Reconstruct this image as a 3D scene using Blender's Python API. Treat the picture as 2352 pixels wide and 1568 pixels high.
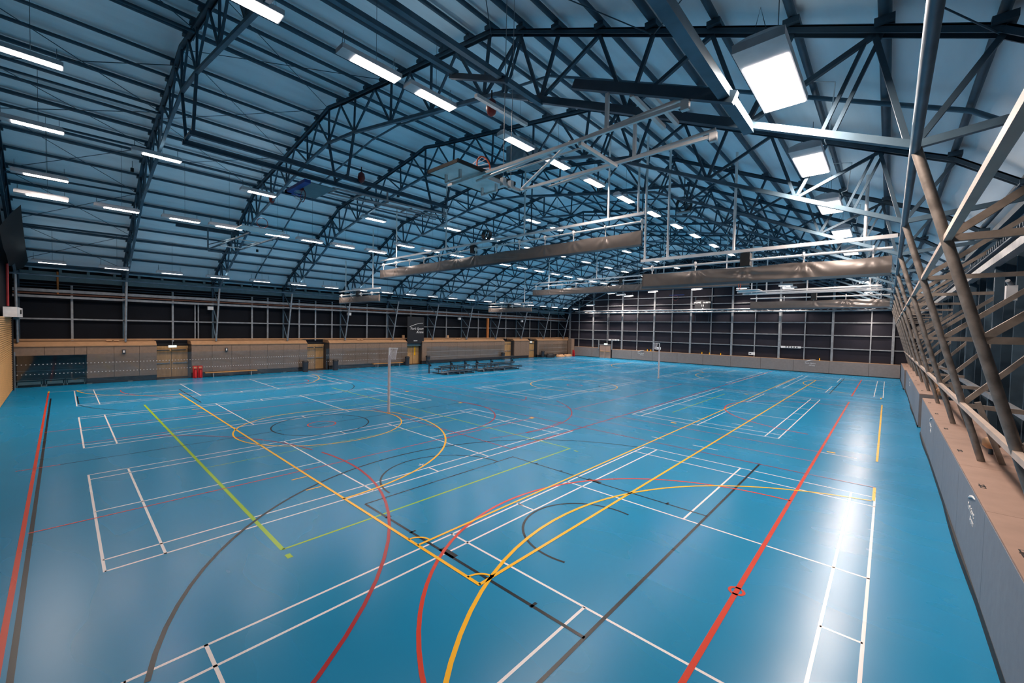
import bpy, math, random
from mathutils import Vector, Matrix
random.seed(7)
S = bpy.context.scene
for o in list(bpy.data.objects): bpy.data.objects.remove(o)

# ------------------------------------------------------------------ camera
CX, CY, CZ = 9.2176, -0.4285, 4.0715
YAW, PITCH, ROLL, FPX = 0.7404, -0.0315, 0.0214, 944.4166
def cam_matrix():
    cy, sy, cp, sp = math.cos(YAW), math.sin(YAW), math.cos(PITCH), math.sin(PITCH)
    f = Vector((-sy*cp, cy*cp, sp)); r = Vector((cy, sy, 0)); u = r.cross(f)
    cr, sr = math.cos(ROLL), math.sin(ROLL)
    R, U = r*cr + u*sr, u*cr - r*sr
    m = Matrix((R, U, -f)).transposed().to_4x4(); m.translation = Vector((CX, CY, CZ)); return m
cd = bpy.data.cameras.new('camera'); cam = bpy.data.objects.new('camera', cd)
S.collection.objects.link(cam); cam.matrix_world = cam_matrix()
cd.sensor_width = 36; cd.lens = 36*FPX/2352; cd.clip_start = 0.05; cd.clip_end = 300
S.camera = cam
# ------------------------------------------------------------------ world + exposure
W = bpy.data.worlds.new('hall_air'); S.world = W; W.use_nodes = True
W.node_tree.nodes['Background'].inputs[0].default_value = (0.10, 0.22, 0.34, 1)
W.node_tree.nodes['Background'].inputs[1].default_value = 0.25
S.view_settings.view_transform = 'Standard'; S.view_settings.look = 'None'
S.view_settings.exposure = 0.52; S.view_settings.gamma = 1.0; S.view_settings.use_curve_mapping = False
LAMP_W = 95.0            # watts of one luminaire
LAMP_COL = (1.0, 0.85, 0.75)
GLOW = 9.0

# ------------------------------------------------------------------ materials
def srgb(r, g, b):
    f = lambda c: (c/255/12.92 if c/255 <= .04045 else ((c/255+.055)/1.055)**2.4)
    return (f(r), f(g), f(b), 1)
def mat(name, col, rough=.6, metal=0, var=0.12, scale=3.0, bump=0, spec=.5, stretch=(1,1,1)):
    m = bpy.data.materials.new(name); m.use_nodes = True; nt = m.node_tree; b = nt.nodes['Principled BSDF']
    b.inputs['Roughness'].default_value = rough; b.inputs['Metallic'].default_value = metal
    b.inputs['Specular IOR Level'].default_value = spec
    tc = nt.nodes.new('ShaderNodeTexCoord'); mp = nt.nodes.new('ShaderNodeMapping'); mp.inputs['Scale'].default_value = stretch
    nz = nt.nodes.new('ShaderNodeTexNoise'); nz.inputs['Scale'].default_value = scale; nz.inputs['Detail'].default_value = 4
    nt.links.new(tc.outputs['Object'], mp.inputs[0]); nt.links.new(mp.outputs[0], nz.inputs['Vector'])
    cr = nt.nodes.new('ShaderNodeValToRGB'); nt.links.new(nz.outputs['Fac'], cr.inputs[0])
    c = srgb(*col)
    cr.color_ramp.elements[0].position = .3; cr.color_ramp.elements[1].position = .7
    cr.color_ramp.elements[0].color = (*[x*(1-var) for x in c[:3]], 1); cr.color_ramp.elements[1].color = (*[min(1, x*(1+var)) for x in c[:3]], 1)
    nt.links.new(cr.outputs[0], b.inputs['Base Color'])
    if bump:
        bp = nt.nodes.new('ShaderNodeBump'); bp.inputs['Strength'].default_value = bump; bp.inputs['Distance'].default_value = .05
        nt.links.new(nz.outputs['Fac'], bp.inputs['Height']); nt.links.new(bp.outputs[0], b.inputs['Normal'])
    m['n'] = 1
    return m
def emis(name, col, s):
    m = bpy.data.materials.new(name); m.use_nodes = True; nt = m.node_tree
    nt.nodes.remove(nt.nodes['Principled BSDF']); e = nt.nodes.new('ShaderNodeEmission')
    e.inputs[0].default_value = (*col, 1); e.inputs[1].default_value = s
    nt.links.new(e.outputs[0], nt.nodes['Material Output'].inputs[0]); return m
def floor_mat(name, col):
    m = mat(name, col, .3, 0, .05, .35); nt = m.node_tree; b = nt.nodes['Principled BSDF']
    tc = nt.nodes.new('ShaderNodeTexCoord'); mp = nt.nodes.new('ShaderNodeMapping'); mp.inputs['Scale'].default_value = (.5, 1.2, 1)
    nz = nt.nodes.new('ShaderNodeTexNoise'); nz.inputs['Scale'].default_value = .5; nz.inputs['Detail'].default_value = 2
    mr = nt.nodes.new('ShaderNodeMapRange'); mr.inputs['To Min'].default_value = .22; mr.inputs['To Max'].default_value = .32
    nt.links.new(tc.outputs['Object'], mp.inputs[0]); nt.links.new(mp.outputs[0], nz.inputs['Vector'])
    nt.links.new(nz.outputs['Fac'], mr.inputs[0]); nt.links.new(mr.outputs[0], b.inputs['Roughness']); b.inputs['Specular IOR Level'].default_value = .4
    return m
M = dict(
 floor=floor_mat('blue_sports_floor', (0, 127, 172)), white=floor_mat('white_line_paint', (235, 225, 222)), yellow=floor_mat('yellow_line_paint', (248, 182, 20)),
 red=floor_mat('red_line_paint', (205, 62, 35)), maroon=floor_mat('dark_red_line_paint', (165, 38, 40)), black=floor_mat('black_line_paint', (18, 18, 21)),
 green=floor_mat('green_line_paint', (150, 185, 20)), pink=floor_mat('faded_red_line_paint', (190, 110, 125)), dflo=mat('dark_floor_edge', (40, 42, 48), .5),
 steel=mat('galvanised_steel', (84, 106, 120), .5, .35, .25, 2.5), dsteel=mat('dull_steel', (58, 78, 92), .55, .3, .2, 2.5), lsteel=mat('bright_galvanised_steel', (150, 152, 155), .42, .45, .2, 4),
 beige=mat('lit_beige_tube', (186, 166, 152), .5), brace=mat('warm_lit_brace_steel', (138, 124, 112), .55, .15, .25, 6),  # tube and brace colours have warm light from above put into them
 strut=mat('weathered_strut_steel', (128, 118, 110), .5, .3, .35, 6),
 fabric=mat('roof_membrane', (224, 235, 242), .75, 0, .06, 1.3, .25, .3, (2.2, .35, 1)),
 clad=mat('black_cladding', (16, 19, 27), .75, 0, .15, 1.2, 0, .2), cladfar=mat('charcoal_cladding', (33, 31, 40), .7, 0, .12, 1.2, 0, .25), slat=mat('dark_slatted_cladding', (78, 80, 86), .6, 0, .2, 2),
 pad=mat('taupe_wall_pad', (134, 110, 92), .7, 0, .10, 6, .1), padr=mat('grey_blue_wall_pad', (122, 128, 138), .6, 0, .05, 5, .1), padfar=mat('grey_wall_pad', (128, 118, 114), .7, 0, .06, 5),
 top=mat('tan_board', (158, 128, 112), .6, 0, .07, 3), ledge=mat('timber_ledge', (168, 128, 92), .6, 0, .1, 4), wood=mat('timber_door', (188, 146, 96), .5, 0, .15, 3, 0, .5, (3, 3, .5)),
 plinth=mat('black_plinth', (38, 38, 42), .6), rubber=mat('black_rubber', (24, 24, 26), .6), lamp=mat('white_lamp_housing', (205, 203, 205), .5), 
 vinyl=mat('grey_vinyl_curtain', (122, 112, 106), .26, .2, .06, 3), alu=mat('white_painted_tube', (236, 230, 226), .4), whitep=mat('white_plastic', (225, 222, 220), .5),
 post=mat('pale_foam_padding', (205, 190, 188), .7), net=mat('white_cord', (225, 215, 215), .8), orange=mat('orange_hoop_steel', (230, 90, 30), .4), dred=mat('dark_red_housing', (120, 40, 38), .4),
 blue=mat('blue_board_padding', (20, 60, 140), .6), redp=mat('red_plastic', (190, 30, 35), .4), bin=mat('dark_bin_plastic', (45, 50, 58), .45), shutter=mat('tan_roller_slats', (205, 160, 105), .45, .1),
 brown=mat('brown_painted_pipe', (120, 72, 50), .5), orangep=mat('orange_painted_pipe', (190, 110, 50), .5), banner=mat('black_banner_cloth', (20, 22, 28), .75), seat=mat('black_seat_plank', (36, 38, 42), .4),
 mdf=mat('tan_wood_bits', (195, 150, 110), .6), redpipe=mat('red_painted_pipe', (150, 40, 45), .5), teal=mat('teal_metal', (92, 118, 125), .5, .2), bench=mat('bench_timber', (190, 135, 75), .5),
 glow=emis('lamp_diffuser', (1.0, .90, .86), GLOW), exitg=emis('exit_sign_face', (.85, 1, .88), 1.6), led=emis('score_digits', (1, .95, .9), 1.5))
def glass_mat():
    m = bpy.data.materials.new('clear_screen'); m.use_nodes = True; nt = m.node_tree; nt.nodes.remove(nt.nodes['Principled BSDF'])
    t = nt.nodes.new('ShaderNodeBsdfTransparent'); t.inputs[0].default_value = (.93, .95, .96, 1)
    g = nt.nodes.new('ShaderNodeBsdfGlossy'); g.inputs['Roughness'].default_value = .05
    x = nt.nodes.new('ShaderNodeMixShader'); x.inputs[0].default_value = .06
    nt.links.new(t.outputs[0], x.inputs[1]); nt.links.new(g.outputs[0], x.inputs[2]); nt.links.new(x.outputs[0], nt.nodes['Material Output'].inputs[0]); return m
M['glass'] = glass_mat()
# brushed wind in the membrane: gentle creases come from geometry; slats on the right wall from geometry too

# ------------------------------------------------------------------ mesh helpers
class MB:
    def __init__(s): s.v = []; s.f = []; s.mi = []; s.sm = []
    def add(s, vs, fs, mi=0, sm=False):
        n = len(s.v); s.v += [tuple(x) for x in vs]; s.f += [tuple(i+n for i in f) for f in fs]; s.mi += [mi]*len(fs); s.sm += [sm]*len(fs); return s
    def box(s, a, b, mi=0):
        (x0, y0, z0), (x1, y1, z1) = a, b
        vs = [(x0,y0,z0),(x1,y0,z0),(x1,y1,z0),(x0,y1,z0),(x0,y0,z1),(x1,y0,z1),(x1,y1,z1),(x0,y1,z1)]
        return s.add(vs, [(0,3,2,1),(4,5,6,7),(0,1,5,4),(1,2,6,5),(2,3,7,6),(3,0,4,7)], mi)
    def cb(s, c, d, mi=0): return s.box([c[i]-d[i]/2 for i in range(3)], [c[i]+d[i]/2 for i in range(3)], mi)
    def bar(s, a, b, w, h=None, mi=0, up=(0, 0, 1)):
        h = h or w; a = Vector(a); b = Vector(b); d = (b-a).normalized(); u = Vector(up)
        if abs(d.dot(u)) > .98: u = Vector((0, 1, 0)) if abs(d.y) < .9 else Vector((1, 0, 0))
        r = d.cross(u).normalized(); u = r.cross(d)
        vs = [p + r*(i*w/2) + u*(j*h/2) for p in (a, b) for i, j in ((-1,-1),(1,-1),(1,1),(-1,1))]
        return s.add(vs, [(0,1,2,3),(7,6,5,4),(0,4,5,1),(1,5,6,2),(2,6,7,3),(3,7,4,0)], mi)
    def tube(s, pts, rad, n=8, mi=0, closed=False, cap=True):
        pts = [Vector(p) for p in pts]; N = len(pts); base = len(s.v); fs = []; vs = []
        rs = rad if isinstance(rad, (list, tuple)) else [rad]*N
        prev = None
        for i, p in enumerate(pts):
            if closed: d = (pts[(i+1) % N]-pts[i-1]).normalized()
            else: d = (pts[min(i+1, N-1)]-pts[max(i-1, 0)]).normalized()
            u = prev if prev is not None and abs(prev.dot(d)) < .98 else (Vector((0,0,1)) if abs(d.z) < .9 else Vector((1,0,0)))
            r = d.cross(u).normalized(); u = r.cross(d).normalized(); prev = u
            for k in range(n):
                t = 2*math.pi*k/n; vs.append(p + r*(rs[i]*math.cos(t)) + u*(rs[i]*math.sin(t)))
        for i in range(N if closed else N-1):
            j = (i+1) % N
            for k in range(n): fs.append((i*n+k, i*n+(k+1) % n, j*n+(k+1) % n, j*n+k))
        s.add(vs, fs, mi, True)
        if cap and not closed: s.add(vs[:n], [tuple(range(n))[::-1]], mi); s.add(vs[-n:], [tuple(range(n))], mi)
        return s
    def mesh(s, name, mats):
        me = bpy.data.meshes.new(name); me.from_pydata(s.v, [], s.f)
        for m in (mats if isinstance(mats, (list, tuple)) else [mats]): me.materials.append(m)
        me.polygons.foreach_set('material_index', s.mi); me.polygons.foreach_set('use_smooth', s.sm); me.update(); return me
    def build(s, name, mats, parent=None):
        if parent is not None:                      # parts are written in hall coordinates
            pl = parent.matrix_world.inverted() if parent.parent else Matrix.Translation(-parent.location)
            if parent.parent is None and not getattr(parent, 'rel', False) and parent.get('_abs'):
                s.v = [tuple(Vector(q)-parent.location) for q in s.v]
            elif parent.parent is not None and parent.parent.get('_abs'):
                s.v = [tuple(Vector(q)-parent.parent.location) for q in s.v]
        o = bpy.data.objects.new(name, s.mesh(name, mats)); S.collection.objects.link(o); o.parent = parent; return o
def obj(name, me, parent=None, loc=(0,0,0), rz=0):
    o = bpy.data.objects.new(name, me); S.collection.objects.link(o); o.parent = parent; o.location = loc; o.rotation_euler[2] = rz; return o
def tag(o, label, cat, group=None, kind=None):
    o['label'] = label; o['category'] = cat
    if group: o['group'] = group
    if kind: o['kind'] = kind
    return o
def thing(name, label, cat, loc=(0,0,0), rz=0, group=None, absolute=False):
    o = bpy.data.objects.new(name, None); S.collection.objects.link(o); o.location = loc; o.rotation_euler[2] = rz
    if absolute: o['_abs'] = 1
    return tag(o, label, cat, group)
def struct(mb, name, mats, label, cat):
    return tag(mb.build(name, mats), label, cat, kind='structure')
ORD = ['first','second','third','fourth','fifth','sixth','seventh','eighth','ninth','tenth','eleventh','twelfth','thirteenth','fourteenth','fifteenth','sixteenth','seventeenth','eighteenth','nineteenth','twentieth','twenty-first','twenty-second','twenty-third','twenty-fourth','twenty-fifth','twenty-sixth','twenty-seventh','twenty-eighth','twenty-ninth','thirtieth','thirty-first','thirty-second','thirty-third','thirty-fourth','thirty-fifth','thirty-sixth','thirty-seventh','thirty-eighth','thirty-ninth','fortieth']
def text_mesh(txt, size, u, v, origin, shear=0, extrude=.004, align='CENTER'):
    c = bpy.data.curves.new('lettering', 'FONT'); c.body = txt; c.size = size; c.shear = shear; c.extrude = extrude; c.align_x = align; c.resolution_u = 2
    o = bpy.data.objects.new('lettering', c); me = bpy.data.meshes.new_from_object(o); bpy.data.objects.remove(o); bpy.data.curves.remove(c)
    u = Vector(u); v = Vector(v); n = u.cross(v)
    m = Matrix((u, v, n)).transposed().to_4x4(); m.translation = Vector(origin); me.transform(m); return me
def lettering(parent, txt, size, u, v, origin, m, shear=0, name='lettering'):
    me = text_mesh(txt, size, u, v, Vector(origin), shear); me.materials.append(m); return obj(name, me, parent)

# ================================================================== SETTING
C0 = -8.88                                             # hall centre line
XL, XR, YN, YF = -28.0, 10.38, -2.4, 54.4
HP = [0, 1.15, 9.95, 19.0, 20.2, 21.0]; ZP = [13.42, 13.22, 12.02, 7.90, 6.95, 6.6]
def roof(h):
    h = abs(h)
    for i in range(len(HP)-1):
        if h <= HP[i+1]: return ZP[i]+(ZP[i+1]-ZP[i])*(h-HP[i])/(HP[i+1]-HP[i])
    return ZP[-1]
# ---- floor with every painted line as thin paint on the same mesh
F = MB()
F.add([(XL-1.6, YN-.6, 0), (12.4, YN-.6, 0), (12.4, YF+.3, 0), (XL-1.6, YF+.3, 0)], [(0,1,2,3)], 0)
LV = {'white': 1, 'green': 2, 'black': 3, 'red': 4, 'maroon': 5, 'yellow': 6, 'pink': 7, 'dflo': 8}
def strip(pts, col, w=.05, closed=False):
    pts = [Vector((p[0], p[1])) for p in pts]; N = len(pts); z = .0008*LV[col]+.0002; vs = []
    for i in range(N):
        a = pts[i-1] if (i or closed) else pts[0]; b = pts[(i+1) % N] if (i < N-1 or closed) else pts[-1]
        d1 = (pts[i]-a); d2 = (b-pts[i]); d = ((d1.normalized() if d1.length else Vector((0,0)))+(d2.normalized() if d2.length else Vector((0,0)))).normalized()
        k = 1
        if d1.length and d2.length: k = 1/max(.5, math.cos(d1.angle(d2)/2))
        n = Vector((-d.y, d.x))*w/2*k; vs += [(pts[i].x-n.x, pts[i].y-n.y, z), (pts[i].x+n.x, pts[i].y+n.y, z)]
    fs = [(2*i, 2*((i+1) % N), 2*((i+1) % N)+1, 2*i+1) for i in range(N if closed else N-1)]
    F.add(vs, fs, LV[col])
def L(col, *p, w=.05): strip(p, col, w)
def arc(col, cx, cy, r, a0=0, a1=360, w=.05, ry=None):
    n = max(10, int(abs(a1-a0)/4)); full = abs(a1-a0) >= 360
    strip([(cx+r*math.cos(math.radians(a0+(a1-a0)*i/n)), cy+(ry or r)*math.sin(math.radians(a0+(a1-a0)*i/n))) for i in range(n if full else n+1)], col, w, full)
def badminton(x, y):                                   # x = left edge, 6.1 wide, 13.4 long, painted in 40 mm white
    w = .042
    for xx in (0, .46, 5.64, 6.1): L('white', (x+xx, y), (x+xx, y+13.4), w=w)
    for yy in (0, .76, 4.72, 8.68, 12.64, 13.4): L('white', (x-.02, y+yy), (x+6.12, y+yy), w=w)
    L('white', (x+3.05, y), (x+3.05, y+4.72), w=w); L('white', (x+3.05, y+8.68), (x+3.05, y+13.4), w=w)
    for xx in (0, 5.64): L('white', (x+xx, y+6.7), (x+xx+.46, y+6.7), w=w)
for x, y in ((-6.1,0), (3.02,0), (-15.5,0), (-24.75,0), (.1,18.4), (-11.4,18.4), (-22.9,18.4), (3.02,36.3), (-6.1,36.3), (-15.5,36.3), (-24.75,36.3)): badminton(x, y)
YR = [(-25.1, -.96), (2.8, -.96)]
L('red', (-24.9,-.97), (3.2,-.97), w=.065); L('black', (-22.2,-.86), (3.3,-.86), w=.06); L('yellow', (-25.3,-.97), (-24.7,-.97), w=.065)
L('yellow', (-20.2,4.0), (4.6,4.0), w=.062); L('yellow', (4.58,4.0), (4.58,45.5), w=.062); L('yellow', (2.9,4.0), (2.9,46), w=.055)
arc('yellow', 4.6, 4.0, .3, 90, 180, .045); arc('yellow', 2.88, 4.0, .28, 90, 180, .045)
arc('yellow', 10.65, 6.7, 6.55, 104, 262, .065); L('yellow', (9.1,13.1), (9.1,14.3), w=.06); L('yellow', (9.1,17.4), (9.1,32.4), w=.06); L('yellow', (9.02,35.4), (9.02,36.2), w=.06)
arc('red', 7.6, 6.7, 4.88, 90, 270, .062); L('red', (7.6,1.0), (7.6,32.2), w=.075); L('red', (7.55,35.5), (7.55,49.8), w=.075)
arc('red', 7.63, 25.1, 4.98, 92, 262, .062)
arc('yellow', 10.6, 42.7, 6.6, 120, 240, .06); L('yellow', (4.1,45.5), (4.55,45.9), w=.05)
L('black', (.56,4.2), (6.4,4.2), w=.055); L('black', (6.4,3.0), (6.4,14.3), w=.055); L('black', (6.4,9.2), (.56,9.2), (.56,4.2), w=.045); L('black', (6.35,35.6), (6.3,49.9), w=.05); L('black', (6.4,0.5), (6.4,3), w=.055)
for yy, dy in ((4.2, 1), (9.2, 1)):
    for xx in (1.5, 2.4, 4.58, 5.5): L('black', (xx,yy-.04), (xx,yy+.1), w=.05)
    L('black', (3.3,yy+.04), (3.7,yy+.04), w=.14)
arc('black', .45, 6.72, 1.8, 86, 268, .05); arc('black', 4.85, 6.73, 1.3, 78, 285, .05); arc('black', 4.71, 6.73, 6.72, 106, 257, .06)
arc('black', -20.3, 6.45, 6.5, -78, -48, .045); L('black', (-22.25,.07), (-19.3,.07), w=.05); L('black', (-22.2,4.28), (-16.3,4.28), w=.05)
arc('black', -7.73, 6.7, 1.8, 0, 360, .05); arc('red', -7.73, 6.7, .52, 0, 360, .05); L('black', (-7.73,-1.3), (-7.73,14.3), w=.03)
arc('yellow', -6.35, 3.95, 6.3, 0, 105, .062); arc('yellow', -7.6, 6.72, 3.06, 0, 360, .05)
arc('maroon', -2.5, -3.2, 8.45, 30, 100, .062); arc('maroon', -2.9, -3.6, 8.75, 100, 142, .045)
arc('maroon', -7.09, 10.2, 4.16, -10, 100, .055); arc('maroon', -7.2, 12.9, 6.2, -10, 65, .05)
arc('yellow', -25.2, 5.5, 5.4, 0, 90, .05) if 0 else arc('yellow', -25.1, 5.5, 5.4, -88, -10, .055)
arc('red', -23.1, 6.8, 5.0, -95, -40, .045); arc('red', -22.2, 9.5, 2.15, 0, 100, .045); arc('yellow', -25.4, 6.1, 7.2, 40, 90, .05); arc('black', -19.0, 8.4, 4.75, 20, 90, .045)
L('green', (-17.25,2.22), (1.31,2.22), w=.075); L('green', (1.3,2.22), (1.3,11.3), (-17.2,11.3), w=.05); L('green', (-4.72,2.22), (-4.72,11.3), w=.03); L('green', (-10.7,2.22), (-10.7,11.3), w=.03)
L('green', (1.52,2.22), (1.68,2.22), w=.09); L('green', (1.54,11.2), (1.7,11.2), w=.05); L('green', (1.3,20.4), (1.3,29.4), w=.045)
L('red', (-12.9,-.9), (-12.9,14.1), w=.035); L('red', (-10.2,-.9), (-10.2,3), w=.03); L('red', (-2.65,-.9), (-2.65,14.1), w=.04); L('red', (-7.72,-1.3), (-7.72,-.5), w=.04)
L('maroon', (-28,14.25), (7.6,14.25), w=.045); L('pink', (7.6,14.25), (9.1,14.3), w=.04); L('pink', (-26,17.35), (7.6,17.35), w=.04); L('pink', (-26,15.85), (7.6,15.85), w=.035)
L('maroon', (-.08,9.8), (-.08,53), w=.06); L('maroon', (-9.4,9.8), (-.08,9.8), w=.04); L('pink', (-2.58,17.4), (-2.58,32.4), w=.05); L('pink', (-26,32.3), (9,32.3), w=.04); L('pink', (-26,35.3), (9,35.3), w=.035)
arc('maroon', -8.9, 12.6, 7.8, -18, 14, .04)
for x in (-2.68,-7.7,-12.8): L('yellow', (x-.1,14.05), (x+.1,14.05), w=.2)
for a, b, y in ((4.15,5.0,14.93), (2.6,3.1,14.94), (4.15,5.0,19.94), (2.62,3.0,19.95), (4.1,4.5,32.1)): L('white', (a,y), (b,y), w=.04)
for a in ((-2.11,3.57,3.95), (-1.16,3.57,3.94), (-14.42,3.58,3.95), (-13.4,3.58,3.95)): L('yellow', (a[0],a[1]), (a[0],a[2]), w=.045)
for x, y in ((2.26,18.05), (7.9,17.6), (2.34,30.5)): L('yellow', (x-.12,y), (x+.12,y), w=.12)
L('white', (-.9,6.69), (-.72,6.69), w=.03); L('white', (-.81,6.6), (-.81,6.78), w=.03); L('white', (2.95,6.71), (3.15,6.71), w=.04); L('white', (7.6,17.35), (8.6,17.35), w=.04)
arc('yellow', -7.8, 25.0, 3.15, 0, 360, .055); arc('pink', -7.68, 25.0, .55, 0, 360, .06); arc('maroon', -7.65, 16.83, 1.72, 0, 55, .05); arc('black', -7.7, 25.0, 1.8, 20, 45, .05)
arc('yellow', -10.05, 45.4, 5.15, 150, 245, .06); arc('black', -7.7, 42.7, 1.8, -40, 30, .05); arc('yellow', -6.3, 43.5, 1.7, -10, 80, .06); arc('yellow', 2.4, 42.7, 7.0, 130, 230, .05)
arc('red', 7.6, 6.73, .1, 0, 360, .045); L('maroon', (-2.64,8.95), (-2.56,9.2), w=.04)
L('pink', (-26.5,4.1), (-26.5,50), w=.04); L('white', (-24.9,-.96), (-24.9,49.5), w=.035)
L('pink', (-20.2,4), (-20.2,45), w=.04); L('pink', (-15.3,14.2), (-15.3,49), w=.035); L('pink', (-12.8,14.2), (-12.8,36), w=.035)
F.add([(XL-1.6,YN,.0075), (XL-.02,YN,.0075), (XL-.02,YF,.0075), (XL-1.6,YF,.0075)], [(0,1,2,3)], 8)
struct(F, 'floor', [M['floor'], M['white'], M['green'], M['black'], M['red'], M['maroon'], M['yellow'], M['pink'], M['dflo']], 'shiny blue sports hall floor covered in many coloured court lines', 'floor')

# ---- ceiling membrane: sags a little between purlins
PH = [1.1, 2.2, 3.35, 4.5, 5.65, 6.8, 7.95, 9.1, 9.95, 11.1, 12.2, 13.35, 14.5, 15.65, 16.8, 17.9, 19.0, 20.0]
PUR = sorted([-h for h in PH]+PH)
prof = []
xs = [-20.9]+PUR+[20.9]
for i in range(len(xs)-1):
    n = 5
    for k in range(n):
        t = k/n; h = xs[i]+(xs[i+1]-xs[i])*t; prof.append((C0+h, roof(h)+.30+.07*math.sin(math.pi*t)))
prof.append((C0+xs[-1], roof(xs[-1])+.30))
c = MB(); ny = 70; vs = []; fs = []
for j in range(ny+1):
    y = YN-.5+(YF+.5-YN+.6)*j/ny
    for i, (x, z) in enumerate(prof):
        wob = .035*math.sin(x*2.1+y*1.3)*math.sin(y*.9+x*.4)+.02*math.sin(y*3.3+x*5)
        vs.append((x, y, z+wob*(1 if i % 5 else 0)))
n = len(prof)
for j in range(ny):
    for i in range(n-1): fs.append((j*n+i, (j+1)*n+i, (j+1)*n+i+1, j*n+i+1))
c.add(vs, fs, 0, True)
struct(c, 'ceiling', M['fabric'], 'pale blue quilted roof lining arching over the whole hall between dark purlins', 'ceiling')

# ---- end walls and side walls
def gable(y0, y1, name, m, label, drop=0):
    w = MB(); pts = [(C0-20.9, 0)]+[(x, z+.28-drop) for x, z in prof]+[(C0+20.9, 0)]
    k = len(pts); w.add([(x, y0, z) for x, z in pts]+[(x, y1, z) for x, z in pts], [tuple(range(k)), tuple(range(k, 2*k))[::-1]]+[(i, (i+1) % k, (i+1) % k+k, i+k) for i in range(k)])
    return struct(w, name, m, label, 'wall')
gable(YF, YF+.3, 'wall_back', M['cladfar'], 'charcoal panelled far end wall rising to the arched roof')
gable(YN-.35, YN-.15, 'wall_front', M['clad'], 'dark near end wall beside the roller shutter')
w = MB().box((-29.75, YN-.4, 0), (-29.45, YF+.2, 7.2)); struct(w, 'wall_left', M['clad'], 'black clad upper side wall above the doors and wall padding', 'wall')
w = MB(); w.box((12.05, YN-.4, 0), (12.3, YF+.2, 7.2))
z = .1
while z < 7.0: w.box((12.0, YN-.4, z), (12.06, YF+.2, z+.12)); z += .2
struct(w, 'wall_right', M['slat'], 'dark horizontally slatted side wall behind the leaning struts', 'wall')

# grid rails on the far wall
t = thing('wall_frame', 'galvanised grid of posts and rails in front of the charcoal far wall', 'steel frame', (C0, YF-.1, 0), absolute=True)
for x in (-28.3,-24.0,-19.2,-14.45,-9.6,-4.75,.15,4.9,9.6): MB().box((x-.1, YF-.24, 1.3), (x+.1, YF-.02, roof(x-C0))).build('post', M['lsteel'], t)
for x in (-26.6,-21.6,-16.9,-12.05,-7.15,-2.3,2.5,7.95): MB().box((x-.05, YF-.16, 1.3), (x+.05, YF-.02, roof(x-C0))).build('mullion', M['lsteel'], t)
for z in (2.68,4.07,5.4,6.72,7.7,8.65,9.75,10.9,12.0):
    hx = next(h for h in [20.2-.01*k for k in range(2100)] if roof(h) > z)
    MB().box((C0-hx, YF-.14, z-.05), (C0+hx, YF-.02, z+.05)).build('rail', M['lsteel'], t)
g = thing('wind_girder', 'long double tube girder crossing the far wall above the padding', 'girder', (C0, 53.2, 6.6), absolute=True)
MB().tube([(-26.5,53.0,6.9), (9.6,53.0,6.9)], .09).build('chord', M['lsteel'], g); MB().tube([(-26.5,53.9,6.65), (9.6,53.9,6.65)], .09).build('chord', M['lsteel'], g)
mb = MB()
for i in range(30):
    x = -26.4+i*1.2; mb.tube([(x,53.0,6.9), (x+.6,53.9,6.65), (x+1.2,53.0,6.9)], .035, 6)
mb.build('lacing', M['lsteel'], g)

# ================================================================== ROOF TRUSSES
def bc(h):
    h = abs(h); hp = [0, 2.27, 10.2, 18.27]; zp = [11.9, 11.66, 10.26, 6.67]
    for i in range(3):
        if h <= hp[i+1]: return zp[i]+(zp[i+1]-zp[i])*(h-hp[i])/(hp[i+1]-hp[i])
    return zp[-1]
WEB = [(0,1.1),(2.27,1.1),(2.27,2.35),(2.27,3.85),(4.95,3.85),(4.95,5.0),(4.95,6.1),(7.3,6.1),(7.3,7.3),(7.3,8.55),(9.7,8.55),(9.7,9.9),(9.7,11.0),(10.45,11.0),(11.7,11.0),(11.7,12.2),(11.7,13.3),
       (14.0,13.3),(14.0,14.5),(14.0,15.6),(16.2,15.6),(16.2,16.8),(16.2,17.8),(17.3,17.8),(18.2,17.8),(18.27,19.0)]
tm = {}
m_ = MB()                                                    # top chord: channel section with cleats
hs = [-20.4,-19.0,-9.95,-1.15,0,1.15,9.95,19.0,20.4]
for a, b in zip(hs, hs[1:]):
    A = (C0+a, 0, roof(a)); B = (C0+b, 0, roof(b)); m_.bar(A, B, .16, .03, up=(0,0,1)); 
    for s in (-.07, .07): m_.bar((A[0], s, A[2]-.05), (B[0], s, B[2]-.05), .02, .10)
for h in PUR: m_.cb((C0+h, 0, roof(h)+.05), (.22, .30, .09))
tm['top'] = m_.mesh('top_chord', M['dsteel'])
m_ = MB(); hs = [-18.27,-10.2,-2.27,0,2.27,10.2,18.27]
for a, b in zip(hs, hs[1:]): m_.bar((C0+a, 0, bc(a)), (C0+b, 0, bc(b)), .10, .10)
for s in (-1, 1): m_.bar((C0+s*18.27, 0, 6.67), (C0+s*20.4, 0, 6.9), .08, .1)
tm['bot'] = m_.mesh('bottom_chord', M['steel'])
webm = []
for b_, t_ in WEB:
    for s in ((1,) if (b_, t_) == (0, 0) else (-1, 1)):
        mm = MB(); r = .07 if b_ > 9 else .06
        if (b_, t_) in ((10.45,11.0), (17.3,17.8)):
            for q in (-.08, .08): mm.bar((C0+s*b_+q, 0, bc(b_)), (C0+s*t_+q, 0, roof(t_)-.1), .05)
        else: mm.bar((C0+s*b_, 0, bc(b_)), (C0+s*t_, 0, roof(t_)-.1), r)
        webm.append(mm.mesh('web_member', M['dsteel']))
mm = MB(); mm.bar((C0, 0, 11.9), (C0, 0, 13.3), .07); webm.append(mm.mesh('web_member', M['dsteel']))
strut = {}
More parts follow.
